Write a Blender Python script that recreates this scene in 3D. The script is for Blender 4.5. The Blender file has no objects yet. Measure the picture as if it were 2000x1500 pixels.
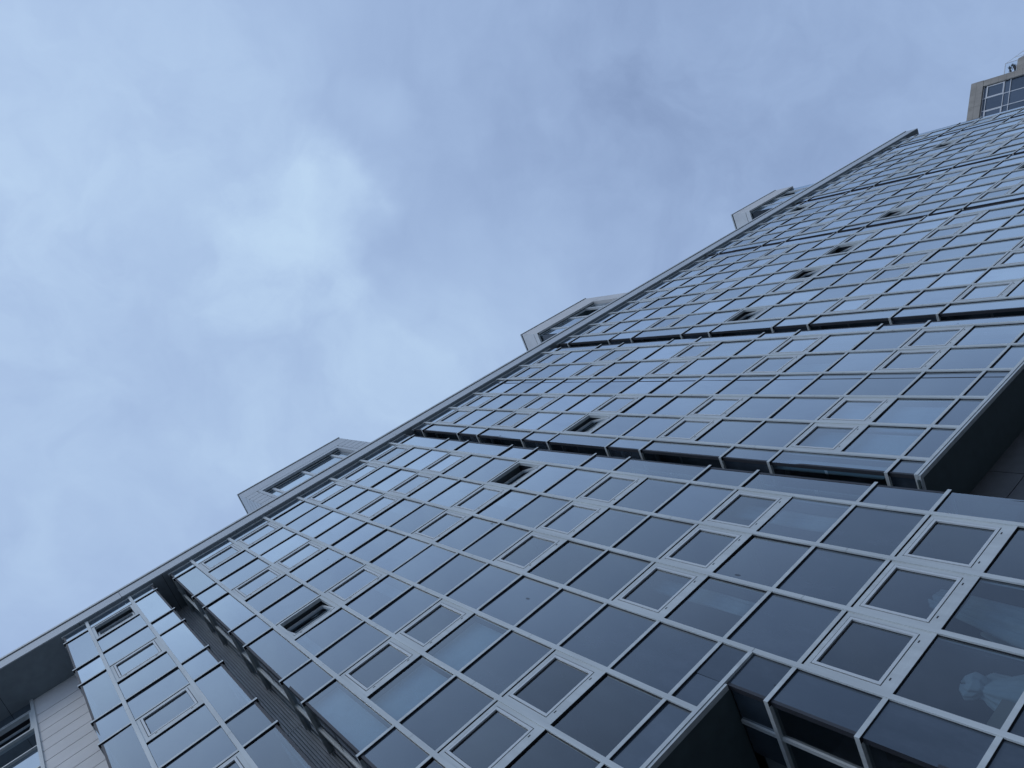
import bpy, bmesh, math, random
from mathutils import Vector, Matrix
random.seed(7)
sc = bpy.context.scene
COL = sc.collection
G = 1.6                      # eye height above the pavement

# ------------------------------------------------------------------ camera
_r = Matrix(((0.7357997313689447, 0.368843746789747, -0.5679375368572583),
             (-0.4445004789387923, 0.8957594018573758, 0.005866703273610066),
             (0.510899285124351, 0.24813178844762573, 0.823050749359485)))
cam_d = bpy.data.cameras.new("camera"); cam = bpy.data.objects.new("camera", cam_d); COL.objects.link(cam)
right, down, fwd = Vector(_r[0]), Vector(_r[1]), Vector(_r[2])
m3 = Matrix((right, -down, -fwd)).transposed()
cam.matrix_world = Matrix.Translation((0, 0, G)) @ m3.to_4x4()
cam_d.sensor_width = 36.0; cam_d.lens = 1515.63 / 2000 * 36
cam_d.clip_start = 0.05; cam_d.clip_end = 5000
sc.camera = cam

def project(p):
    v = Vector((p[0], p[1], p[2] - G))
    z = v.dot(fwd)
    if z < 0.1: return None
    return 0.5 + 0.5 * (v.dot(right) / z) * 1515.63 / 1000, 0.5 + 0.5 * (v.dot(down) / z) * 1515.63 / 750

# ------------------------------------------------------------------ light
SUN_EL, SUN_AZ = math.radians(49), math.radians(213)   # behind the camera, over the street
sc.view_settings.view_transform = 'Standard'; sc.view_settings.look = 'None'
sc.view_settings.exposure = 0.0; sc.view_settings.gamma = 1.0
w = bpy.data.worlds.new("World"); sc.world = w; w.use_nodes = True
nt = w.node_tree; nt.nodes.clear()
def N(tree, typ, **kw):
    n = tree.nodes.new(typ)
    for k, v in kw.items(): setattr(n, k, v)
    return n
def math_node(tree, op, a, b=None, clamp=False):
    n = N(tree, 'ShaderNodeMath', operation=op, use_clamp=clamp)
    for i, v in enumerate((a, b)):
        if v is None: continue
        if isinstance(v, (int, float)): n.inputs[i].default_value = v
        else: tree.links.new(v, n.inputs[i])
    return n.outputs[0]
out = N(nt, 'ShaderNodeOutputWorld'); bg = N(nt, 'ShaderNodeBackground'); bg.inputs[1].default_value = 0.1
nt.links.new(bg.outputs[0], out.inputs[0])
sky = N(nt, 'ShaderNodeTexSky', sky_type='NISHITA', sun_disc=False, sun_elevation=SUN_EL, sun_rotation=SUN_AZ, air_density=1.2, dust_density=2.0)
tc = N(nt, 'ShaderNodeTexCoord')
def warped(scale, detail, amount):
    n = N(nt, 'ShaderNodeTexNoise'); n.inputs['Scale'].default_value = scale; n.inputs['Detail'].default_value = detail
    nt.links.new(tc.outputs['Generated'], n.inputs['Vector'])
    a = N(nt, 'ShaderNodeVectorMath', operation='SUBTRACT'); nt.links.new(n.outputs['Color'], a.inputs[0]); a.inputs[1].default_value = (.5, .5, .5)
    b = N(nt, 'ShaderNodeVectorMath', operation='SCALE'); nt.links.new(a.outputs[0], b.inputs[0]); b.inputs['Scale'].default_value = amount
    c = N(nt, 'ShaderNodeVectorMath', operation='ADD'); nt.links.new(tc.outputs['Generated'], c.inputs[0]); nt.links.new(b.outputs[0], c.inputs[1])
    d = N(nt, 'ShaderNodeVectorMath', operation='NORMALIZE'); nt.links.new(c.outputs[0], d.inputs[0]); return d.outputs[0]
wv1 = warped(6.0, 6, .26); wv2 = warped(3.0, 3, .30)
def noise(scale, detail, rough, vec, off=(0, 0, 0), sc=(1, 1, 1)):
    mp = N(nt, 'ShaderNodeMapping'); mp.inputs['Location'].default_value = off; mp.inputs['Scale'].default_value = sc; mp.inputs['Rotation'].default_value = (.5, .3, .8); nt.links.new(vec, mp.inputs['Vector'])
    n = N(nt, 'ShaderNodeTexNoise'); n.inputs['Scale'].default_value = scale; n.inputs['Detail'].default_value = detail; n.inputs['Roughness'].default_value = rough
    nt.links.new(mp.outputs[0], n.inputs['Vector']); return n.outputs['Fac']
big = noise(3.0, 4, .5, wv2, (6.4, 2.9, 1.7), (1.6, 1, 1))
med = noise(8.0, 7, .56, wv2, (.7, 5.2, 2.4), (1.7, .8, 1))
brk = noise(10.0, 6, .55, wv1, (2.2, 1.1, 7.7))
brk = math_node(nt, 'ADD', math_node(nt, 'MULTIPLY', brk, 2.4), -.2)
def bank(d, c0, amp):
    n = N(nt, 'ShaderNodeVectorMath', operation='DOT_PRODUCT'); nt.links.new(wv1, n.inputs[0]); n.inputs[1].default_value = Vector(d).normalized()
    mr = N(nt, 'ShaderNodeMapRange', interpolation_type='SMOOTHSTEP'); mr.inputs['From Min'].default_value = c0; mr.inputs['From Max'].default_value = 1.0
    nt.links.new(n.outputs['Value'], mr.inputs['Value'])
    return math_node(nt, 'MULTIPLY', math_node(nt, 'MULTIPLY', mr.outputs[0], brk), amp)
s = math_node(nt, 'MULTIPLY', math_node(nt, 'SUBTRACT', big, .5), .20)
s = math_node(nt, 'ADD', s, math_node(nt, 'MULTIPLY', math_node(nt, 'SUBTRACT', med, .5), .26))
s = math_node(nt, 'ADD', s, .47)
for d, c0, amp in (
        ((0.3672, 0.0006, 0.9301), 0.98965, 0.20),
        ((0.3750, -0.0617, 0.9250), 0.99452, 0.10),
        ((0.3034, 0.1515, 0.9407), 0.97815, 0.17),
        ((0.4950, -0.1291, 0.8593), 0.99803, 0.06),
        ((0.5522, 0.1587, 0.8185), 0.98325, 0.13),
        ((0.0554, 0.2628, 0.9633), 0.96593, 0.10),
        ((0.1740, -0.1802, 0.9681), 0.95106, 0.06),
        ((0.4160, 0.1860, 0.8901), 0.98769, 0.08),
        ((0.5977, -0.1420, 0.7890), 0.95106, -0.12),
        ((0.8745, 0.0701, 0.4799), 0.92388, -0.17),
        ((0.2437, 0.0391, 0.9690), 0.98325, -0.07),
        ((0.7381, 0.0690, 0.6712), 0.95882, -0.09),
        ((0.2113, -0.3241, 0.9221), 0.98325, -0.08),
        ((0.4876, 0.0981, 0.8675), 0.99452, -0.05),
        ((-0.05, -0.50, 1.0), .70, .24), ((0.0, -1.0, 0.15), .30, -.28)):      # behind the camera: bright veil overhead, dull towards the horizon
    s = math_node(nt, 'ADD', s, bank(d, c0, amp))
ramp = N(nt, 'ShaderNodeValToRGB'); ramp.color_ramp.interpolation = 'B_SPLINE'; nt.links.new(s, ramp.inputs[0])
el = ramp.color_ramp.elements
el[0].position = .0; el[0].color = (.22, .31, .52, 1)
el[1].position = 1.0; el[1].color = (.60, .79, 1.0, 1)
e = el.new(.5); e.color = (.40, .545, .83, 1)
mx = N(nt, 'ShaderNodeMix', data_type='RGBA'); mx.inputs[0].default_value = .86
nt.links.new(sky.outputs[0], mx.inputs[6]); rs = N(nt, 'ShaderNodeVectorMath', operation='SCALE'); rs.inputs['Scale'].default_value = 10; nt.links.new(ramp.outputs[0], rs.inputs[0]); nt.links.new(rs.outputs[0], mx.inputs[7]); nt.links.new(mx.outputs[2], bg.inputs[0])

sd = bpy.data.lights.new("sun", 'SUN'); sd.energy = 0.5; sd.angle = math.radians(24); sd.color = (1, .99, .975)
so = bpy.data.objects.new("sun", sd); COL.objects.link(so)
so.rotation_euler = Vector((.36, .55, -.76)).to_track_quat('-Z', 'Y').to_euler()

# ------------------------------------------------------------------ materials
def mat(name):
    m = bpy.data.materials.new(name); m.use_nodes = True; m.node_tree.nodes.clear()
    o = m.node_tree.nodes.new('ShaderNodeOutputMaterial'); return m, m.node_tree, o
def paint(name, col, rough=.5, metal=0.0, var=.12, scale=(1.5, 1.5, 1.5), nscale=3.0, spec=.5, bump=0.0):
    m, t, o = mat(name)
    p = N(t, 'ShaderNodeBsdfPrincipled'); p.inputs['Roughness'].default_value = rough; p.inputs['Metallic'].default_value = metal
    p.inputs['Specular IOR Level'].default_value = spec
    c = N(t, 'ShaderNodeTexCoord'); mp = N(t, 'ShaderNodeMapping'); mp.inputs['Scale'].default_value = scale
    n = N(t, 'ShaderNodeTexNoise'); n.inputs['Scale'].default_value = nscale; n.inputs['Detail'].default_value = 6
    t.links.new(c.outputs['Object'], mp.inputs[0]); t.links.new(mp.outputs[0], n.inputs['Vector'])
    r = N(t, 'ShaderNodeValToRGB'); t.links.new(n.outputs['Fac'], r.inputs[0])
    r.color_ramp.elements[0].position = .3; r.color_ramp.elements[1].position = .7
    r.color_ramp.elements[0].color = tuple(x * (1 - var) for x in col) + (1,)
    r.color_ramp.elements[1].color = tuple(min(1, x * (1 + var)) for x in col) + (1,)
    t.links.new(r.outputs[0], p.inputs['Base Color'])
    if bump:
        b = N(t, 'ShaderNodeBump'); b.inputs['Strength'].default_value = bump; t.links.new(n.outputs['Fac'], b.inputs['Height']); t.links.new(b.outputs[0], p.inputs['Normal'])
    t.links.new(p.outputs[0], o.inputs[0]); return m

def glass(name, back, clear, r0=.06, power=2.6, gain=2.0, cap=.78, tint=(.94, .97, 1.0), vary=.13, dirt=.03, dirt_col=(.34, .42, .54)):
    """Coated facade glass: angle-dependent mirror over either a clear tint or a painted back (back-painted spandrel)."""
    m, t, o = mat(name); L = t.links
    lw = N(t, 'ShaderNodeLayerWeight'); lw.inputs[0].default_value = .5
    f = math_node(t, 'POWER', lw.outputs['Facing'], power)
    f = math_node(t, 'MULTIPLY', f, gain); f = math_node(t, 'ADD', f, r0); f = math_node(t, 'MINIMUM', f, cap)
    oi = N(t, 'ShaderNodeObjectInfo'); ge = N(t, 'ShaderNodeNewGeometry')
    rnd = math_node(t, 'FRACT', math_node(t, 'ADD', oi.outputs['Random'], ge.outputs['Random Per Island']))
    rv = math_node(t, 'ADD', math_node(t, 'MULTIPLY', math_node(t, 'SUBTRACT', rnd, .5), 2 * vary), 1.0)
    f = math_node(t, 'MULTIPLY', f, rv, True)
    c = N(t, 'ShaderNodeTexCoord')
    wv = N(t, 'ShaderNodeTexNoise'); wv.inputs['Scale'].default_value = 1.3; wv.inputs['Detail'].default_value = 1
    L.new(c.outputs['Object'], wv.inputs['Vector'])
    b = N(t, 'ShaderNodeBump'); b.inputs['Strength'].default_value = .05; b.inputs['Distance'].default_value = .02; L.new(wv.outputs['Fac'], b.inputs['Height'])
    gl = N(t, 'ShaderNodeBsdfGlossy'); gl.inputs['Roughness'].default_value = .02; gl.inputs['Color'].default_value = tint + (1,); L.new(b.outputs[0], gl.inputs['Normal'])
    if clear:
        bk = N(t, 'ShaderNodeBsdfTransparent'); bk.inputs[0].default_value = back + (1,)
    else:
        bk = N(t, 'ShaderNodeBsdfDiffuse')
        hs = N(t, 'ShaderNodeHueSaturation'); hs.inputs['Color'].default_value = back + (1,)
        L.new(math_node(t, 'ADD', math_node(t, 'MULTIPLY', rnd, .3), .85), hs.inputs['Value']); L.new(hs.outputs[0], bk.inputs[0])
    a = N(t, 'ShaderNodeMixShader'); L.new(f, a.inputs[0]); L.new(bk.outputs[0], a.inputs[1]); L.new(gl.outputs[0], a.inputs[2])
    # dust film and rain streaks
    mp = N(t, 'ShaderNodeMapping'); mp.inputs['Scale'].default_value = (1, 1, .45); L.new(c.outputs['Object'], mp.inputs[0])
    n1 = N(t, 'ShaderNodeTexNoise'); n1.inputs['Scale'].default_value = 2.3; n1.inputs['Detail'].default_value = 7; n1.inputs['Roughness'].default_value = .62; L.new(mp.outputs[0], n1.inputs['Vector'])
    mr = N(t, 'ShaderNodeMapRange', interpolation_type='SMOOTHSTEP'); mr.inputs['From Min'].default_value = .42; mr.inputs['From Max'].default_value = .78; mr.inputs['To Max'].default_value = dirt * 2.2; mr.inputs['To Min'].default_value = dirt * .25
    L.new(n1.outputs['Fac'], mr.inputs['Value'])
    di = N(t, 'ShaderNodeBsdfDiffuse'); di.inputs[0].default_value = dirt_col + (1,)
    d = N(t, 'ShaderNodeMixShader'); L.new(mr.outputs[0], d.inputs[0]); L.new(a.outputs[0], d.inputs[1]); L.new(di.outputs[0], d.inputs[2])
    # small dark flecks stuck to the panes
    vo = N(t, 'ShaderNodeTexVoronoi'); vo.inputs['Scale'].default_value = 1.0
    mp2 = N(t, 'ShaderNodeMapping'); mp2.inputs['Scale'].default_value = (1.5, 1.5, .62); mp2.inputs['Rotation'].default_value = (0, .35, 0); L.new(c.outputs['Object'], mp2.inputs[0]); L.new(mp2.outputs[0], vo.inputs['Vector'])
    sp = math_node(t, 'LESS_THAN', vo.outputs['Distance'], .035)
    sel = N(t, 'ShaderNodeSeparateColor'); L.new(vo.outputs['Color'], sel.inputs[0])
    sp = math_node(t, 'MULTIPLY', sp, math_node(t, 'GREATER_THAN', sel.outputs[0], .45))
    sp = math_node(t, 'MULTIPLY', sp, .55)
    dk = N(t, 'ShaderNodeBsdfDiffuse'); dk.inputs[0].default_value = (.03, .035, .045, 1)
    e2 = N(t, 'ShaderNodeMixShader'); L.new(sp, e2.inputs[0]); L.new(d.outputs[0], e2.inputs[1]); L.new(dk.outputs[0], e2.inputs[2])
    L.new(e2.outputs[0], o.inputs[0]); return m

M = {}
M['alu'] = paint('anodised_aluminium', (.62, .675, .68), .42, .08, .10, (3, 3, .25), 2.5)
M['sash'] = paint('sash_aluminium', (.68, .73, .745), .40, .06, .04, (3, 3, .3), 2.5)
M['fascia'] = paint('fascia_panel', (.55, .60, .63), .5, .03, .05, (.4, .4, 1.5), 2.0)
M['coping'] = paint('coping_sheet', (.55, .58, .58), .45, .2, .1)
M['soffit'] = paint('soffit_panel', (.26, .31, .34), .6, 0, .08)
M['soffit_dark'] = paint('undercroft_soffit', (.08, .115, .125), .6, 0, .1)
M['clad'] = paint('fibre_cement_cladding', (.74, .745, .73), .6, 0, .07, (.5, .5, .5), 2.0)
M['gap'] = paint('shadow_gap', (.012, .013, .016), .8, 0, .1)
M['joint_and_shade'] = paint('joint_and_shade_black', (.012, .014, .018), .6, 0, .1)  # black for real joints and slots, and for shade painted along bars and reveals
M['trim'] = paint('corner_bead', (.045, .05, .06), .55, .1, .1)
M['louvre'] = paint('louvre_metal', (.46, .48, .49), .5, .1, .08)
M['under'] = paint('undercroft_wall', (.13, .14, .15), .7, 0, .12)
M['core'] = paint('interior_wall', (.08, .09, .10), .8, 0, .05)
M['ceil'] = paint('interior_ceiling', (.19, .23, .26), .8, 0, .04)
M['blind'] = paint('blind_slats', (.70, .76, .78), .6, 0, .05)
M['cloth'] = paint('white_cotton', (.52, .52, .50), .85, 0, .06, (1, 1, 1), 6, .2)
M['card'] = paint('brown_cardboard', (.30, .24, .18), .8, 0, .1)
M['leaf'] = paint('plant_leaf', (.20, .21, .09), .5, 0, .3, (1, 1, 1), 8)
M['palm'] = paint('palm_leaf', (.035, .05, .03), .5, 0, .3, (1, 1, 1), 8)
M['pot'] = paint('clay_pot', (.25, .13, .08), .8)
M['concrete'] = paint('exposed_concrete', (.40, .375, .335), .85, 0, .14, (1, 1, .5), 1.8, .2, .05)
M['white'] = paint('white_window_frame', (.74, .76, .78), .45, 0, .03)
M['tower_core'] = paint('tower_inside', (.05, .055, .06), .9, 0, .1)
M['pave'] = paint('pavement', (.13, .13, .13), .85, 0, .15, (.6, .6, .6), 4)
M['vision'] = glass('vision_glass', (.44, .57, .65), True, .05, 3.0, 2.0, .70, (.84, .93, 1.0))
M['sashglass'] = glass('sash_glass', (.38, .51, .60), True, .05, 3.0, 2.0, .70, (.84, .93, 1.0))
M['spandrel'] = glass('spandrel_glass', (.034, .050, .070), False, .03, 3.0, 2.0, .71, (.84, .93, 1.0), .13, .055)
M['returnglass'] = glass('return_glass', (.34, .43, .46), True, .04, 3.0, 1.0, .6)
M['towerglass'] = glass('tower_glass', (.075, .105, .15), False, .05, 3.0, 1.2, .8, (.84, .93, 1.0), .3, .02)
M['clearglass'] = glass('balustrade_glass', (.86, .90, .92), True, .04, 3.5, 1.0, .9, (1, 1, 1), .02, .02)

# ------------------------------------------------------------------ mesh helpers
class MB:
    def __init__(s): s.v = []; s.f = []
    def box(s, x0, x1, y0, y1, z0, z1):
        b = len(s.v)
        s.v += [(x, y, z) for z in (z0, z1) for y in (y0, y1) for x in (x0, x1)]
        s.f += [tuple(b + i for i in q) for q in ((0, 2, 3, 1), (4, 5, 7, 6), (0, 1, 5, 4), (2, 6, 7, 3), (0, 4, 6, 2), (1, 3, 7, 5))]
        return s
    def quad(s, a, b, c, d):
        n = len(s.v); s.v += [a, b, c, d]; s.f.append((n, n + 1, n + 2, n + 3)); return s
    def xf(s, mtx):
        s.v = [tuple(mtx @ Vector(p)) for p in s.v]; return s
    def build(s, name, m, parent=None, bevel=0):
        me = bpy.data.meshes.new(name); me.from_pydata(s.v, [], s.f); me.update()
        ob = bpy.data.objects.new(name, me); COL.objects.link(ob)
        for x in (m if isinstance(m, (list, tuple)) else [m]): me.materials.append(M[x])
        if parent: ob.parent = parent; ob.matrix_parent_inverse = Matrix()
        if bevel:
            bv = ob.modifiers.new('bevel', 'BEVEL'); bv.width = bevel; bv.segments = 2; bv.limit_method = 'ANGLE'
        return ob
def thing(name, label, cat, loc=(0, 0, 0), group=None):
    o = bpy.data.objects.new(name, None); COL.objects.link(o); o.location = loc; o.empty_display_size = .2
    return tag(o, label, cat, group)
def tag(o, label, cat, group=None):
    o['label'] = label; o['category'] = cat
    if group: o['group'] = group
    return o

# ------------------------------------------------------------------ ground
gd = MB().quad((-400, -400, 0), (400, -400, 0), (400, 400, 0), (-400, 400, 0)).build('pavement', 'pave'); gd['kind'] = 'structure'

# ------------------------------------------------------------------ the glass building
B = thing('glass_building', 'long grey glass and aluminium building filling the frame, seen from its foot', 'building')
T = [24.07 + G - 1.2 * k for k in range(30)]       # underside of each transom
H = 1.2; ZS = 24.85 + G                            # eave soffit
YM, YT, YG = 6.992, 7.003, 7.033                    # mullion face, transom face, glass
MW, TH = .078, .062
ZB = 6.78 + G                                      # bottom of the raised bays
bays = [
    (-1.33, 1.28, [-.64, .58], 's', 19, 1.2 + G),  # unseen lower length added to block light from the undercroft
    (1.74, 10.49, [2.467 + 1.2214 * i for i in range(7)], 'sspsss', 19, None),
    (10.80, 17.72, [11.33, 12.49, 13.65, 14.85, 16.04, 17.24], 'sspss', 15, ZB),
    (18.08, 27.91, [18.79 + 1.201 * i for i in range(8)], 'spsspss', 15, ZB),
    (28.08, 35.35, [28.72 + 1.188 * i for i in range(6)], 'sspss', 15, ZB),
    (35.63, 44.78, [36.28 + 1.235 * i for i in range(7)], 'ssspss', 15, ZB),
    (44.97, 47.75, [45.65, 46.97], 's', 15, ZB)]
OPEN = {(0, 0, 0), (1, 0, 6), (1, 5, 6), (2, 0, 6), (3, 0, 6), (3, 3, 6), (3, 5, 6), (4, 0, 6), (4, 4, 0), (5, 4, 3), (4, 3, 9)}
XLOW = 5.47                                        # left end of the part of bay two that runs down to the street

def seen(p, m=.04):
    q = project(p); return q is not None and -m < q[0] < 1 + m and -m < q[1] < 1 + m
def area(pts):
    q = [project(p) for p in pts]
    if any(x is None for x in q): return 0
    return abs(sum(q[i][0] * q[(i + 1) % len(q)][1] - q[(i + 1) % len(q)][0] * q[i][1] for i in range(len(q)))) / 2

panes = []          # (kind, four corners)
wins = []           # (bay, col, row, x0, x1, z0, z1, open)
def pane(kind, x0, x1, z0, z1, y=YG):
    j = [random.gauss(0, .003) for _ in range(3)]
    panes.append((kind, [(x0, y + j[0], z0), (x1, y + j[1], z0), (x1, y + j[1] + j[2], z1), (x0, y + j[0] + j[2], z1)]))
def pane_side(kind, x, y0, y1, z0, z1):
    panes.append((kind, [(x, y1, z0), (x, y0, z0), (x, y0, z1), (x, y1, z1)]))

for bi, (xl, xr, ms, cols, nrow, zend) in enumerate(bays):
    zlast = zend if zend else 1.2 + G
    el_, er = xl + .045, xr - .045
    rows = [k for k in range(nrow) if T[k] > zlast + .1]
    edges = [el_] + ms + [er]
    # mullions: storey lengths with a hairline joint over a continuous core
    for mi, x in enumerate(ms):
        zb = ZB if (bi == 1 and x < XLOW) else zlast
        mb = MB(); cuts = [ZS] + [T[3 * k + 2] - .50 for k in range(6) if T[3 * k + 2] - .5 > zb + .2] + [zb]
        for a, b in zip(cuts[:-1], cuts[1:]): mb.box(x - MW / 2, x + MW / 2, YM, YG + .06, b + .004, a - .004)
        mb.box(x - MW / 2 + .004, x + MW / 2 - .004, YM + .006, YG + .05, zb + .01, ZS - .01)
        mo = mb.build('mullion', 'alu', B)
        MB().box(x - MW / 2 - .004, x + MW / 2 + .004, YG - .012, YG + .03, zb + .012, ZS - .012).build('joint_and_shade', 'joint_and_shade', mo)  # dark strip paints shade along the mullion flanks at the glass
    # transoms, one per row and bay, cut between the mullions
    for k in [-1] + rows:
        if k >= 0 and not (seen(((xl + xr) / 2, YT, T[k])) or seen((xl, YT, T[k])) or seen((xr, YT, T[k]))) : continue
        mb = MB(); joint_shade = MB(); z = T[k] if k >= 0 else ZS - .09
        for ci, (a, b) in enumerate(zip(edges[:-1], edges[1:])):
            corner = ci in (0, len(edges) - 2)
            if corner and k >= 0 and k % 3 == 1: continue
            if bi == 1 and z < ZB + .02 and b < XLOW: continue
            x0 = xl if ci == 0 else a + MW / 2; x1 = xr if ci == len(edges) - 2 else b - MW / 2
            if bi == 1 and z < ZB and a < XLOW < b: x0 = XLOW - .045
            if k < 0:
                mb.box(x0, x1, YG - .015, YG + .05, z, ZS)
            else:
                mb.box(x0, x1, YT, YG + .05, z, z + TH); joint_shade.box(x0 + .002, x1 - .002, YT + .004, YG + .05, z - .003, z)  # black strip paints the transom underside as if in shade
            if corner and k >= 0:                       # the bar turns the corner on the return
                if ci == 0: mb.box(xl, xl + .07, YG + .05, 8.15, z, z + TH)
                else: mb.box(xr - .07, xr, YG + .05, 8.15, z, z + TH)
            if k >= 0 and bi == 1 and z < ZB and a < XLOW < b: mb.box(XLOW - .045, XLOW + .025, YG + .05, 8.15, z, z + TH)
        if mb.v: to = mb.build('transom' if k >= 0 else 'head_bead', 'alu', B)
        if joint_shade.v: joint_shade.build('joint_and_shade', 'joint_and_shade', to)
    # cells
    tops = [(ZS - .09, T[0] + TH, 'head')] + [(T[k], (T[k + 1] + TH) if k + 1 in rows else zlast, k) for k in rows]
    for ci, (a, b) in enumerate(zip(edges[:-1], edges[1:])):
        corner = ci in (0, len(edges) - 2); kind = None if corner else cols[ci - 1]
        x0 = a if ci == 0 else a + MW / 2; x1 = b if ci == len(edges) - 2 else b - MW / 2
        for (z1, z0, k) in tops:
            if bi == 1 and z0 < ZB - .05:
                if b < XLOW + .2:
                    if z1 < ZB: continue
                    z0 = ZB + .05
                elif a < XLOW < b:
                    if z1 > ZB:
                        pane('spandrel', x0, XLOW, ZB + .05, z1); pane('spandrel', XLOW, x1, z0, z1); continue
                    x0 = XLOW
            if k == 'head': pane('spandrel', x0, x1, z0, z1); continue
            r = k % 3
            if corner:
                if r == 0: pane('vision', x0, x1, (T[k + 2] + TH) if k + 2 in rows or zend is None else max(T[k + 2] + TH, zlast), z1)
                elif r == 2: pane('spandrel', x0, x1, z0, z1)
                elif r == 1 and not (k - 1) in rows: pane('vision', x0, x1, z0, z1)
            elif kind == 'p': pane('spandrel', x0, x1, z0, z1)
            elif r == 0: wins.append((bi, ci - 1, k, x0, x1, z0, z1, (bi, ci - 1, k) in OPEN))
            elif r == 1: pane('vision', x0, x1, z0, z1)
            else: pane('spandrel', x0, x1, z0, z1)
    # corner beads and returns
    if bi == 1:
        for a, z0 in ((el_, ZB + .05), (er - .045, zlast)): MB().box(a, a + .045, YG - .004, YG + .07, z0, ZS).build('corner_bead', 'trim', B)
        MB().box(XLOW, XLOW + .045, YG - .004, YG + .07, zlast, ZB).build('corner_bead', 'trim', B)
    else:
        for a in (el_, er - .045): MB().box(a, a + .045, YG - .004, YG + .07, zlast, ZS).build('corner_bead', 'trim', B)
    rp = MB()
    for side, x in ((0, el_ + .012), (1, er - .012)):
        zz = ZB + .02 if (bi == 1 and side == 0) else zlast
        rp.box(x - .03 if side == 0 else x - .01, x + .01 if side == 0 else x + .03, 7.58, 7.64, zz, ZS)
        for (z1, z0, k) in tops:
            if z1 < zz: continue
            z0 = max(z0, zz)
            for y0, y1 in ((YG + .07, 7.58), (7.64, 8.15)):
                pane_side('spandrel' if (k == 'head' or k % 3 == 2) else 'returnglass', x, y0, y1, z0, z1)
    rp.build('return_mullion', 'alu', B)
    if zend and bi > 1:                                 # bottom edge bar of the raised bay
        mb = MB().box(xl, xr, YM - .004, YG + .05, zend - .03, zend + .03).box(xl, xr, YM + .008, YG + .05, zend - .075, zend - .036)
        mb.box(xl, xl + .07, YG + .05, 8.15, zend - .075, zend + .03)
        mb.build('edge_bar', 'alu', B)
    if bi == 1:
        MB().box(xl, 6.131 - MW / 2, YM - .004, YG + .05, ZB - .03, ZB + .03).box(xl, XLOW - .02, YM + .008, YG + .05, ZB - .075, ZB - .036).build('edge_bar', 'alu', B)
        x = XLOW + .012
        MB().box(x - .03, x + .01, 7.58, 7.64, zlast, ZB - .08).build('return_mullion', 'alu', B)
        for (z1, z0, k) in tops:
            if z0 > ZB: continue
            z1 = min(z1, ZB - .08)
            for y0, y1 in ((YG + .07, 7.58), (7.64, 8.15)):
                pane_side('spandrel' if k % 3 == 2 else 'returnglass', x, y0, y1, z0, z1)
# upright joint in the plain column of the third bay
MB().box(14.555, 14.575, YG - .006, YG + .01, ZB, ZS - .1).build('movement_joint', 'joint_and_shade', B)

# windows: outer frame (the part itself) > sash, pane
wins.sort(key=lambda q: -area([(q[3], YG, q[5]), (q[4], YG, q[5]), (q[4], YG, q[6]), (q[3], YG, q[6])]) * (1 if seen(((q[3] + q[4]) / 2, YG, (q[5] + q[6]) / 2), .02) else 1e-3))
def frame_rect(mb, x0, x1, z0, z1, wl, wr, wb, wt, y0, y1):
    mb.box(x0, x1, y0, y1, z0, z0 + wb); mb.box(x0, x1, y0, y1, z1 - wt, z1)
    mb.box(x0, x0 + wl, y0 + .0006, y1, z0 + wb, z1 - wt); mb.box(x1 - wr, x1, y0 + .0006, y1, z0 + wb, z1 - wt)
def window(i, q, rest):
    bi, ci, k, x0, x1, z0, z1, opn = q
    g = .026
    fx0, fx1, fz0, fz1 = x0, x1, z0 + .004, z1 - g
    fr = rest[0] if rest else MB()
    frame_rect(fr, fx0, fx1, fz0, fz1, .074, .074, .108, .064, YT + .008, YG + .06)
    sx0, sx1, sz0, sz1 = fx0 + .086, fx1 - .086, fz0 + .120, fz1 - .076
    sash = MB(); frame_rect(sash, sx0, sx1, sz0, sz1, .042, .042, .042, .042, YT + .003, YG + .03)
    gx0, gx1, gz0, gz1 = sx0 + .042, sx1 - .042, sz0 + .042, sz1 - .042
    pn = MB().quad((gx0, YG + .006, gz0), (gx1, YG + .006, gz0), (gx1, YG + .006, gz1), (gx0, YG + .006, gz1))
    if opn:
        mtx = Matrix.Translation((0, YG, sz0)) @ Matrix.Rotation(math.radians(-11 - 4 * ((bi * 3 + ci) % 3) / 2), 4, 'X') @ Matrix.Translation((0, -YG, -sz0))
        sash.xf(mtx); pn.xf(mtx)
    joint_shade = MB()
    if not opn: frame_rect(joint_shade, sx0 - .013, sx1 + .013, sz0 - .013, sz1 + .013, .018, .018, .018, .018, YT + .018, YG + .05); frame_rect(joint_shade, gx0 - .002, gx1 + .002, gz0 - .002, gz1 + .002, .018, .006, .006, .022, YG + .001, YG + .02)  # first ring is the open joint; second paints shade into the glass reveal
    joint_shade.box(x0, x1, YG - .004, YG + .05, z1 - g, z1)
    for t in (.17, .80):
        xx = fx0 + (fx1 - fx0) * t
        joint_shade.box(xx, xx + .045, YT + .0055, YT + .03, fz0 + .058, fz0 + .074)
    if rest:
        for dst, src in zip(rest[1:], (sash, pn, joint_shade)):
            n = len(dst.v); dst.v += src.v; dst.f += [tuple(a + n for a in f) for f in src.f]
        return
    fo = fr.build('window', 'alu', B)
    if opn: fo['label'] = 'open window tilted inwards at the top, dark inside'
    sash.build('sash', 'sash', fo); pn.build('pane', 'sashglass', fo); joint_shade.build('joint_and_shade', 'joint_and_shade', fo)
rest = [MB(), MB(), MB(), MB()]
for i, q in enumerate(wins): window(i, q, None if i < 100 else rest)
if rest[0].v:
    ro = rest[0].build('window', 'alu', B); ro['kind'] = 'stuff'
    for b, n, m in zip(rest[1:], ('sash', 'pane', 'joint_and_shade'), ('sash', 'sashglass', 'joint_and_shade')):
        o = b.build(n, m, ro)

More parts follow.
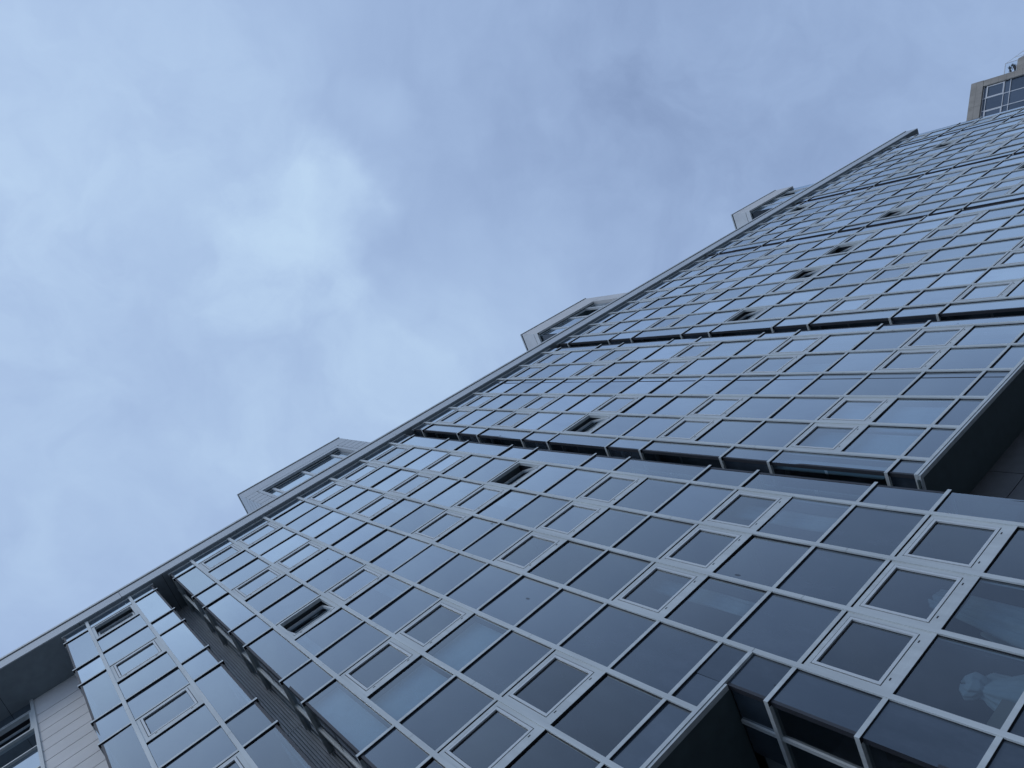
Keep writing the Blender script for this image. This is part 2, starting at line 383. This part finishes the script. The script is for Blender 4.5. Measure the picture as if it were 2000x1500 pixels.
# panes
for kind, nm in (('vision', 'vision_pane'), ('spandrel', 'spandrel_pane'), ('returnglass', 'return_pane')):
    pl = [p for kd, p in panes if kd == kind]
    pl.sort(key=lambda c: -area(c) * (1 if seen(tuple(sum(v[i] for v in c) / 4 for i in range(3)), .02) else 1e-3))
    for c in pl[:100]: MB().quad(*c).build(nm, kind, B)
    r_ = MB()
    for c in pl[100:]: r_.quad(*c)
    if r_.v: r_.build(nm, kind, B)['kind'] = 'stuff'

# slots between the bays: ribbed back wall, and solid ends
for i in range(len(bays) - 1):
    a, b = bays[i][1], bays[i + 1][0]
    mb = MB(); x = a - .1
    while x < b + .25:
        mb.box(x, x + .032, 8.15, 8.19, ZB if i else 1, ZS); x += .055
    mb.box(a - .12, b + .3, 8.19, 8.25, ZB if i else 1, ZS)
    for k in range(7): mb.box(a - .1, b + .28, 8.145, 8.152, T[3 * k + 2] + .3, T[3 * k + 2] + .325) if T[3 * k + 2] > 3 else None
    mb.build('louvre_panel', 'louvre', B)

# interior: floors with white ceilings, back wall, cross walls, opaque backing behind plain columns
XE = 47.6
for bi, (xl, xr, ms, cols, nrow, zend) in enumerate(bays):
    for k in range(0, 18, 3):
        zc = T[k] + .10
        low = bi == 1 and zc < ZB + .1
        if zc < (zend or 3) + .1 and not low: continue
        if not any(seen((x, YG, zc)) for x in (xl, (xl + xr) / 2, xr)): continue
        MB().box((XLOW if low else xl) + .12, xr - .12, YG + .10, 12.4, zc, zc + .5).build('floor_slab', 'ceil', B)
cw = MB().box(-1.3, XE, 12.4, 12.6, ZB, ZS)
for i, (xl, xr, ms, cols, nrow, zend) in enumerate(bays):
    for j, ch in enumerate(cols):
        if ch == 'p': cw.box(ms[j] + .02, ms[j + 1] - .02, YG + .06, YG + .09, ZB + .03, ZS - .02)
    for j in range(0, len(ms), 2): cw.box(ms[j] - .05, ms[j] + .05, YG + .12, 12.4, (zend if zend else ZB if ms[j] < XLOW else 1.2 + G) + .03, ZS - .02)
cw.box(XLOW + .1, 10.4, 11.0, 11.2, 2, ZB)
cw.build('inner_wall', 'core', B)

# undercroft below the raised bays
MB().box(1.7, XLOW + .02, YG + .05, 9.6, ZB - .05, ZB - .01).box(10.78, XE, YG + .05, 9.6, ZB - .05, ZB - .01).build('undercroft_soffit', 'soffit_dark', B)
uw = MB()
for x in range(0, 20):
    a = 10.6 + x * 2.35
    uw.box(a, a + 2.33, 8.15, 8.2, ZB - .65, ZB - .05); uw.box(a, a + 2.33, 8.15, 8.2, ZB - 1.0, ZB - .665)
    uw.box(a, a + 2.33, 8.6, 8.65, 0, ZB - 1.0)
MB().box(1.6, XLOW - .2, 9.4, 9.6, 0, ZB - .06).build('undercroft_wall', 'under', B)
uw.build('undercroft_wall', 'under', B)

# recessed wall at the near end: cladding boards, glazed bay, corner of the slab
cl = MB(); z = ZS - .02
zj = [ZS] + [23.58 + G - .605 * i for i in range(14)]
for a, b in zip(zj[:-1], zj[1:]): cl.box(-2.62, -1.0, 8.15, 8.2, b + .028, a)
cl.build('cladding', 'clad', B); MB().box(-2.6, -1.0, 8.168, 8.22, zj[-1], ZS).build('joint_backing', 'gap', B)
lm = MB().box(-2.70, -2.62, 8.10, 8.25, 15, ZS)
for z in (24.08, 22.78, 21.62, 20.4, 19.2): lm.box(-7, -2.70, 8.10, 8.24, z + G, z + G + .05)
lm.build('mullion', 'alu', B)
for z0, z1, kd in ((24.14, 24.84, 'spandrel'), (21.68, 22.78, 'vision'), (20.46, 21.62, 'spandrel'), (19.26, 20.4, 'vision')):
    MB().quad((-7, 8.17, z0 + G), (-2.7, 8.17, z0 + G), (-2.7, 8.17, z1 + G), (-7, 8.17, z1 + G)).build(kd + '_pane', kd, B)
wf = MB(); frame_rect(wf, -4.3, -2.705, 22.835 + G, 24.07 + G, .06, .06, .05, .06, 8.11, 8.24); wfo = wf.build('window', 'alu', B); wfo['label'] = 'open window tilted inwards at the top, dark inside'
sm = MB(); frame_rect(sm, -4.24, -2.77, 22.89 + G, 24.0 + G, .045, .045, .045, .045, 8.12, 8.18); pm = MB().quad((-4.2, 8.15, 22.93 + G), (-2.81, 8.15, 22.93 + G), (-2.81, 8.15, 23.96 + G), (-4.2, 8.15, 23.96 + G))
mt = Matrix.Translation((0, 8.15, 22.9 + G)) @ Matrix.Rotation(math.radians(-12), 4, 'X') @ Matrix.Translation((0, -8.15, -22.9 - G))
sm.xf(mt).build('sash', 'sash', wfo); pm.xf(mt).build('pane', 'sashglass', wfo)
MB().box(-7, -2.7, 8.3, 12, 24.5 + G, 25.0 + G).box(-7, -2.7, 11.9, 12, 15, 24.5 + G).build('floor_slab', 'core', B)

# eave: soffit, fascia lengths, shadow gap, coping; roof deck and end walls
FX0, FX1 = -8.0, 49.35
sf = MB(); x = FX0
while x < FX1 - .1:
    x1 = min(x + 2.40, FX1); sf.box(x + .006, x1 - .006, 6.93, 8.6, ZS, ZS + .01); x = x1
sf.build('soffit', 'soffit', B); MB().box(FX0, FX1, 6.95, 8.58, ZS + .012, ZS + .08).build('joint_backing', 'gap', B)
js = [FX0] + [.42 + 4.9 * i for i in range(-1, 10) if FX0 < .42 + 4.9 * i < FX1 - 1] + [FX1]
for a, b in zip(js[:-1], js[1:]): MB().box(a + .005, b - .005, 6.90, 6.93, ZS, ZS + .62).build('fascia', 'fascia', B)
MB().box(FX0, FX1 - .02, 6.93, 7.2, ZS + .085, ZS + .70).build('fascia_backing', 'gap', B)
MB().box(FX1, FX1 + .03, 6.90, 9, ZS, ZS + .62).build('fascia', 'fascia', B)
MB().box(FX0, FX1 + .05, 6.875, 7.3, ZS + .70, ZS + .83).build('coping', 'coping', B)
MB().box(FX0, FX1, 7.3, 16, ZS + .30, ZS + .5).build('roof_deck', 'soffit', B)
MB().box(XE, XE + .06, 7.9, 16, 0, ZS + .3).box(FX0, XE, 15.9, 16, 0, ZS + .3).box(FX0, FX0 + .1, 8.3, 15.9, 0, ZS + .3).build('end_wall', 'clad', B)

# ------------------------------------------------------------------ roof pavilions (parts of the building)
def pavilion(x0, x1, ztop, lead):
    """lead: 'solid' (clad on all sides), 'left_open' (glazed left corner, pier on the right), 'open' (glazed both corners)"""
    YF, zt, D = 7.9, ztop + G, 15.5
    zr = ZS + .5; band = zt - 1.32
    po = MB()
    gapw = .035
    p = bpy.data.objects.new('roof_pavilion', None); COL.objects.link(p); p.parent = B; p.location = (0, 0, 0)
    # cladding shell
    if lead == 'solid':
        wx0, wx1 = x0 + .64, x1 - .70
        step = .50
        z = zt - 1.04
        po.box(x0 + .012, x1, YF, YF + .1, zt - 1.04 + gapw, zt - .02)
        po.box(x0, x0 + .1, YF + .012, D, zt - 1.04 + gapw, zt - .02); po.box(x0 + .1, x1, D - .1, D, zr, zt - .02); po.box(x1 - .1, x1, YF + .1, D, zr, zt - .02)
        po.box(wx0 - .15 + gapw, wx1 + .15 - gapw, YF, YF + .1, band, zt - 1.04)
        while z > zr:
            z0 = max(z - step, zr)
            po.box(x0 + .012, wx0 - .15, YF, YF + .1, z0 + gapw, z); po.box(x0, x0 + .1, YF + .012, D, z0 + gapw, z)
            po.box(wx1 + .15, x1 - .002, YF, YF + .1, z0 + gapw, z); z = z0
        po.box(wx0 - .13, wx0, YF, YF + .25, zr, band); po.box(wx1, wx1 + .13, YF, YF + .25, zr, band)
        yw = YF + .17; gx0, gx1 = wx0, wx1; mus = [7.08, 8.44, 9.83]
    else:
        pier = .72 if lead == 'left_open' else 0
        po.box(x0 + .012, x1, YF, YF + .1, band, zt - .02)
        # side fascia in two courses of panels, with an upright joint
        for ya, yb in ((YF + .012, YF + 1.05), (YF + 1.06, YF + 2.1), (YF + 2.11, D)):
            po.box(x0, x0 + .1, ya, yb, band + .3 + gapw, zt - .02); po.box(x0, x0 + .1, ya, yb, band, band + .3)
        po.box(x1 - .1, x1, YF + .1, D, band, zt - .02)
        if pier:
            po.box(x1 - pier, x1, YF + .004, YF + .3, zr, band - .002)
            po.box(x1 - .12, x1, YF + .3, D, zr, band - .002)
        yw = YF + .17; gx0, gx1 = x0 + .12, (x1 - pier) if pier else x1 - .02
        mus = [22.99, 24.32, 25.61] if pier else [42.2, 43.65, 45.0]
    jb = MB().box(x0 + .035, x0 + .09, YF + .035, D - .1, zr if lead == 'solid' else band + .01, zt - .05).box(x0 + .09, x1 - .03, YF + .035, YF + .09, band + .01, zt - .05)
    if lead == 'solid': jb.box(x0 + .09, wx0 - .14, YF + .035, YF + .09, zr, band).box(wx1 + .14, x1 - .03, YF + .035, YF + .09, zr, band)
    jb.build('joint_backing', 'gap', p)
    po.build('cladding', 'fascia' if lead == 'solid' else 'clad', p)
    MB().box(x0 + .1, x1 - .1, YF + .102, D - .1, band + .003, band + .1).build('soffit', 'soffit_dark', p)
    MB().box(x0 - .03, x1 + .03, YF - .03, D, zt + .04, zt + .12).build('coping', 'coping', p)
    MB().box(x0 + .02, x1 - .02, YF + .02, D, zt - .03, zt + .04).build('shadow_gap', 'gap', p)
    fr = MB()
    for m in mus: fr.box(m - .05, m + .05, yw - .04, yw + .08, zr, band + .02)
    fr.box(gx0, gx1, yw - .01, yw + .06, band - .07, band + .02)
    if lead != 'solid':
        for y in (yw + 1.1, yw + 2.4): fr.box(gx0 - .04, gx0 + .05, y, y + .08, zr, band + .02)
    fr.build('mullion', 'sash', p)
    zsill = band - 1.35
    ed = [gx0] + mus + [gx1]
    for i, (a, b) in enumerate(zip(ed[:-1], ed[1:])):
        tilt = .45 if (lead != 'solid' and i == 2) else 0
        MB().quad((a + .03, yw, zr), (b - .03, yw, zr), (b - .03, yw, zsill), (a + .03, yw, zsill)).build('pane', 'vision', p)
        q = MB().quad((a + .06, yw, zsill), (b - .06, yw, zsill), (b - .06, yw, band - .09), (a + .06, yw, band - .09))
        if tilt: q.xf(Matrix.Translation((0, yw, zsill)) @ Matrix.Rotation(math.radians(-14), 4, 'X') @ Matrix.Translation((0, -yw, -zsill)))
        q.build('pane', 'vision', p)
    if lead != 'solid':
        MB().quad((gx0, D, zr), (gx0, yw, zr), (gx0, yw, band), (gx0, D, band)).build('pane', 'returnglass', p)
    if lead == 'open':
        MB().quad((gx1, yw, zr), (gx1, D, zr), (gx1, D, band), (gx1, yw, band)).build('pane', 'returnglass', p)
    MB().box(x0 + .3, x1 - .3, 12.5, 12.6, zr, band).build('inner_wall', 'core', p)
pavilion(6.03, 10.93, 32.85, 'solid')
pavilion(22.1, 26.95, 32.85, 'left_open')
pavilion(40.95, 45.95, 33.1, 'open')

# ------------------------------------------------------------------ concrete tower beyond the far end
TW = thing('concrete_tower', 'beige concrete tower with white framed windows beyond the far end of the glass building', 'building')
P0 = Vector((0.91310568, 0.09806227, 0.39575472)) * 82.0 + Vector((0, 0, G))
hd = Vector((-0.6646791, 0.74712897, 0)); nn = Vector((hd.y, -hd.x, 0))     # along the face; into the block
TM = Matrix(((hd.x, nn.x, 0, P0.x), (hd.y, nn.y, 0, P0.y), (0, 0, 1, P0.z), (0, 0, 0, 1)))
def tput(mb, name, m, par=None): return mb.xf(TM).build(name, m, par or TW)
zb = -P0.z
pp = MB()
for i in range(14):
    a, b = i * 1.17 + .006, (i + 1) * 1.17 - .006
    pp.box(a, b, 0, .12, -.47, -.005); pp.box(a, b, .002, .12, -1.0, -.482)
tput(pp, 'parapet', 'concrete'); tput(MB().box(.0, 16, .05, 11, -.98, -.02), 'roof', 'concrete')
pr = MB(); z = -1.012
while z > zb:
    z0 = max(z - .60, zb); pr.box(.02, .56, .02, .14, z0 + .012, z); pr.box(.01, .14, .14, 11, z0 + .012, z); z = z0
pr.box(.04, .54, .035, .2, zb, -1.0)
tput(pr, 'wall', 'concrete')
wf = MB(); xs = [.56, 1.70, 2.87, 4.05, 5.25, 6.45, 7.65]; zs = [-1.02, -1.26, -2.62, -3.10, -4.75, -5.2, -6.7, -8.3]
for x in xs[1:]: wf.box(x, x + .05, .16, .28, zb, -1.0)
for z in zs: wf.box(.56, 7.7, .163, .27, z - .05, z)
for x0, x1 in ((.62, 1.70), (2.94, 4.05)): frame_rect(wf, x0, x1, -2.62, -1.31, .07, .07, .06, .06, .15, .26)
tput(wf, 'window_frame', 'white')
tput(MB().box(.56, 15, .9, 10.8, zb, -1.0), 'core', 'tower_core')
for a, b in zip(xs[:-1], xs[1:]):
    for c, d in zip(zs[:-1], zs[1:]):
        tput(MB().quad((a + .04, .22, d), (b, .22, d), (b, .22, c - .06), (a + .04, .22, c - .06)), 'pane', 'towerglass')
# lower wing with a splayed side, its terrace and glass balustrade
ZT = -3.55
def prism(pts, z0, z1):
    mb = MB(); n = len(pts); mb.v = [(x, y, z0) for x, y in pts] + [(x, y, z1) for x, y in pts]
    mb.f = [tuple(range(n))[::-1], tuple(range(n, 2 * n))] + [(i, (i + 1) % n, n + (i + 1) % n, n + i) for i in range(n)]
    return mb
tput(prism([(.008, .03), (.008, 9), (-9, 9), (-1.08, .03)], zb, ZT), 'wing', 'concrete')
bal = MB()
for x, y in ((-1.03, .10), (-.03, .10), (-2.3, 1.40), (-3.6, 2.70)): bal.box(x - .02, x + .02, y, y + .04, ZT, ZT + 1.0)
bal.box(-1.05, 0, .10, .14, ZT + .98, ZT + 1.02); bal.box(-1.05, 0, .10, .14, ZT + .06, ZT + .09)
for h in (.06, .98):
    n = len(bal.v); a, b = (-1.03, .12), (-5.5, 4.62)
    bal.v += [(a[0], a[1], ZT + h), (b[0], b[1], ZT + h), (b[0], b[1], ZT + h + .04), (a[0], a[1], ZT + h + .04), (a[0] + .03, a[1] + .03, ZT + h), (b[0] + .03, b[1] + .03, ZT + h), (b[0] + .03, b[1] + .03, ZT + h + .04), (a[0] + .03, a[1] + .03, ZT + h + .04)]
    bal.f += [tuple(n + i for i in q) for q in ((0, 1, 2, 3), (4, 7, 6, 5), (0, 4, 5, 1), (3, 2, 6, 7), (0, 3, 7, 4), (1, 5, 6, 2))]
bo = tput(bal, 'balustrade', 'white')
tput(MB().quad((-1.0, .12, ZT + .09), (-.05, .12, ZT + .09), (-.05, .12, ZT + .98), (-1.0, .12, ZT + .98)).quad((-1.05, .14, ZT + .1), (-5.5, 4.64, ZT + .1), (-5.5, 4.64, ZT + .98), (-1.05, .14, ZT + .98)), 'glass_panel', 'clearglass', bo)

def fan_palm(lx, ly, h, label, n, size):
    base = TM @ Vector((lx, ly, ZT))
    p = thing('potted_palm', label, 'plant', base, 'palms on the tower terrace')
    pot = MB(); k = 10
    for r, z in ((.13, 0), (.17, .22), (.15, .22)): pot.v += [(r * math.cos(6.283 * i / k), r * math.sin(6.283 * i / k), z) for i in range(k)]
    pot.f = [(r * k + i, r * k + (i + 1) % k, (r + 1) * k + (i + 1) % k, (r + 1) * k + i) for r in range(2) for i in range(k)] + [tuple(range(k))[::-1], tuple(range(2 * k, 3 * k))]
    pot.build('pot', 'pot', p)
    st = MB().box(-.025, .025, -.025, .025, .2, h); st.build('trunk', 'pot', p)
    fr = MB(); rr = random.Random(n)
    for i in range(n):
        az = rr.uniform(0, 6.28); elv = rr.uniform(-.5, 1.2); d = Vector((math.cos(az) * math.cos(elv), math.sin(az) * math.cos(elv), math.sin(elv)))
        side = d.cross(Vector((0, 0, 1))).normalized(); up = side.cross(d)
        c = Vector((0, 0, h)) + d * size * .35
        for j in range(7):                                  # one pleated fan: seven pointed blades
            t = (j - 3) * .33; q = (d * math.cos(t) + side * math.sin(t)) * size * rr.uniform(.55, .75); wv = (side * math.cos(t) - d * math.sin(t)) * .035
            m = c + q * .5 + up * .02
            fr.quad(tuple(c), tuple(m - wv), tuple(c + q - up * .05), tuple(m + wv))
    fr.build('fronds', 'palm', p)
fan_palm(-.62, .45, .55, 'dark fan palm with wide fronds behind the glass balustrade of the tower terrace', 15, .42)
fan_palm(-.25, .62, .28, 'smaller low palm beside the tower wall on the terrace', 10, .34)

# ------------------------------------------------------------------ things seen behind the glass
def cloth(name, label, cat, pts, rows, cols, fold, y0, seed, m='cloth', group=None):
    """hanging sheet between four corner points (x, z), pleated in depth"""
    rr = random.Random(seed); ph = [rr.uniform(0, 6.28) for _ in range(4)]
    mb = MB(); (ax, az), (bx, bz), (cx, cz), (dx, dz) = pts          # top left, top right, bottom right, bottom left
    for j in range(rows + 1):
        v = j / rows
        for i in range(cols + 1):
            u = i / cols
            x = (ax * (1 - u) + bx * u) * (1 - v) + (dx * (1 - u) + cx * u) * v
            z = (az * (1 - u) + bz * u) * (1 - v) + (dz * (1 - u) + cz * u) * v
            y = y0 + fold * (math.sin(u * 19 + ph[0] + 1.2 * v) + .6 * math.sin(u * 37 + ph[1] - 2 * v) + .5 * math.sin(v * 9 + ph[2] + u * 7))
            z += .02 * math.sin(u * 23 + ph[3]); mb.v.append((x, y, z + G))
    c = cols + 1
    mb.f = [(j * c + i, j * c + i + 1, (j + 1) * c + i + 1, (j + 1) * c + i) for j in range(rows) for i in range(cols)]
    o = mb.build(name, m); so_ = o.modifiers.new('thickness', 'SOLIDIFY'); so_.thickness = .006
    for p_ in o.data.polygons: p_.use_smooth = True
    return tag(o, label, cat, group)
cloth('curtain', 'creased white curtain pulled aside behind the pane right of the lowest tilting windows', 'curtain', [(8.15, 5.45), (8.55, 5.45), (8.52, 3.55), (7.62, 3.55)], 24, 40, .022, 7.34, 3)
cloth('sheet', 'pale sheet hung flat beside the creased white curtain', 'sheet', [(7.95, 4.72), (8.5, 4.86), (8.5, 3.5), (7.5, 3.5)], 14, 20, .008, 7.48, 5)
# a bundle wrapped in white cloth on a carton
def blob(name, label, cat, c, r, m, seed, par=None, rough=.22):
    bm = bmesh.new(); bmesh.ops.create_icosphere(bm, subdivisions=4, radius=1)
    rr = random.Random(seed); ks = [(Vector((rr.uniform(-1, 1), rr.uniform(-1, 1), rr.uniform(-1, 1))) * rr.uniform(3, 9), rr.uniform(0, 6)) for _ in range(7)]
    for v in bm.verts:
        d = v.co.copy(); k = 1 + rough * sum(math.sin(a.dot(d) + b) * (.5 / (1 + .3 * i)) for i, (a, b) in enumerate(ks))
        v.co = Vector((d.x * r[0] * k, d.y * r[1] * k, d.z * r[2] * k))
    me = bpy.data.meshes.new(name); bm.to_mesh(me); bm.free(); me.materials.append(M[m])
    for p_ in me.polygons: p_.use_smooth = True
    o = bpy.data.objects.new(name, me); COL.objects.link(o); o.location = c
    if par: o.parent = par
    else: tag(o, label, cat)
    return o
bn = thing('cloth_bundle', 'bundle tied up in crumpled white cloth behind the lowest clear pane at lower right', 'bundle', (6.86, 7.34, 3.62 + G))
def wrap(name, prof, folds, seed, c=(0, 0, 0)):
    rr = random.Random(seed); n, k = 72, 8; mb = MB(); ph = rr.uniform(0, 6)
    pr_ = []
    for (a, za), (b, zb_) in zip(prof[:-1], prof[1:]): pr_ += [(a + (b - a) * t / k, za + (zb_ - za) * t / k) for t in range(k)]
    pr_.append(prof[-1])
    for q, z in pr_:
        for i in range(n):
            t = 6.2832 * i / n; w_ = abs(math.sin(folds * t / 2 + ph + 3 * z)) ** .6
            rad = q * (.80 + .22 * w_ + .07 * math.sin(5 * t + 9 * z + ph))
            mb.v.append((c[0] + rad * math.cos(t) * 1.05, c[1] + rad * math.sin(t) * .5, c[2] + z + .03 * math.sin(3 * t + ph)))
    m_ = len(pr_); mb.f = [(j_ * n + i, j_ * n + (i + 1) % n, (j_ + 1) * n + (i + 1) % n, (j_ + 1) * n + i) for j_ in range(m_ - 1) for i in range(n)]
    mb.f += [tuple(range(n))[::-1], tuple((m_ - 1) * n + i for i in range(n))]
    o = mb.build(name, 'cloth', bn)
    for p_ in o.data.polygons: p_.use_smooth = True
    return o
wrap('bag', [(.30, 0), (.36, .12), (.31, .34), (.18, .56), (.08, .66)], 13, 4, (.12, 0, 0))
wrap('knot', [(.08, 0), (.17, .05), (.20, .14), (.12, .22), (.02, .25)], 9, 6, (.10, -.01, .62))
cloth('sheet', 'white sheet lying over boxes beside the cloth bundle', 'sheet', [(6.95, 4.5), (7.3, 4.28), (7.3, 3.7), (6.6, 3.75)], 14, 22, .015, 7.36, 8)
bxo = tag(MB().box(6.35, 6.78, 7.20, 7.5, 3.62 + G, 3.98 + G).build('carton', 'card', bevel=.006), 'brown carton standing below the cloth bundle behind the glass', 'box')

def leaf_plant(x, z, label, n, seed):
    p = thing('houseplant', label, 'plant', (x, 7.32, z + G), 'plants behind the lowest corner pane')
    rr = random.Random(seed); st = MB(); lf = MB()
    for i in range(n):
        bx, bz = rr.uniform(-.05, .05), 0; tx, tz, ty = rr.uniform(-.32, .32), rr.uniform(.25, .75), rr.uniform(-.1, .12)
        st.quad((bx - .004, 0, bz), (bx + .004, 0, bz), (tx + .004, ty, tz), (tx - .004, ty, tz))
        a = rr.uniform(-1.2, 1.2); L_ = rr.uniform(.10, .22); d = Vector((math.sin(a), rr.uniform(-.2, .2), math.cos(a) * rr.choice((1, 1, -1)))); s_ = Vector((d.z, 0, -d.x)).normalized() * L_ * .17
        o_ = Vector((tx, ty, tz)); lf.quad(tuple(o_), tuple(o_ + d * L_ * .45 + s_), tuple(o_ + d * L_), tuple(o_ + d * L_ * .45 - s_))
    st.build('stem', 'leaf', p); lf.build('leaves', 'leaf', p)
leaf_plant(5.80, 4.05, 'yellowing houseplant with narrow leaves behind the low corner pane', 13, 21)
leaf_plant(6.00, 3.75, 'sparse houseplant with hanging leaves right behind the corner mullion', 9, 22)

BL = [((1, -1, 9), 'pale slatted blind behind the tall corner pane beside the louvred slot'), ((1, 0, 10), 'pale slatted blind in the first column from the louvred slot'), ((1, 1, 10), 'pale slatted blind in the second column from the louvred slot'),
      ((2, -1, 12), 'pale roller blind behind the lowest corner pane over the dark undercroft'), ((2, 0, 12), 'pale blind behind the lower pair of windows above the undercroft'), ((2, 1, 12), 'pale blind one column in from the undercroft corner')]
for i, ((bi, ci, k), lab) in enumerate(BL):
    xl, xr, ms = bays[bi][:3]; ed = [xl + .05] + ms + [xr - .05]
    a, b = ed[ci + 1] + .06, ed[ci + 2] - .06
    z1 = T[k] + .06; z0 = T[k] - 2.25 if ci >= 0 else T[k] - 2.2
    mb = MB(); z = z1
    while z > z0: mb.box(a, b, 7.20, 7.215, z - .040, z); z -= .046
    mb.box(a, b, 7.215, 7.222, z0, z1)
    tag(mb.build('window_blind', 'blind'), lab, 'blind', 'blinds behind the glass')

BAYNAME = ['', 'stepped bay', 'bay over the undercroft', 'broad bay past the undercroft bay', 'bay beyond the broad bay']
STOREY = ['top storey', 'second storey down', 'third storey down', 'fourth storey down', 'fifth storey down', 'sixth storey down']
ORD = ['first', 'second', 'third', 'fourth', 'fifth', 'sixth', 'seventh']
for bi, ci, st, side, wd in ((1, 3, 4, 1, .34), (1, 4, 3, 0, .30), (1, 5, 4, 1, .42), (1, 4, 2, 1, .3), (1, 0, 2, 0, .28), (1, 3, 1, 1, .3), (1, 5, 1, 0, .35), (1, 1, 2, 1, .26),
                             (2, 3, 3, 1, .40), (2, 4, 2, 0, .3), (2, 0, 1, 1, .35), (2, 3, 1, 0, .3), (3, 2, 3, 1, .45), (3, 3, 2, 0, .35), (3, 5, 3, 1, .4), (3, 0, 1, 1, .35), (4, 1, 2, 1, .4), (4, 3, 2, 0, .4)):
    ms = bays[bi][2]; a, b = ms[ci] + .07, ms[ci + 1] - .07; k = 3 * st
    x0, x1 = (a, a + wd) if side == 0 else (b - wd, b)
    z1, z0 = T[k] + .04 - G, T[k] - 2.2 - G
    cloth('curtain', 'white curtain, %s side of %s column, %s, %s' % ('near' if side == 0 else 'far', ORD[ci], STOREY[st], BAYNAME[bi]), 'curtain', [(x0, z1), (x1, z1), (x1, z0), (x0, z0)], 6, 16, .02, 7.30, bi * 40 + ci * 7 + st, 'cloth', 'curtains gathered beside the windows')
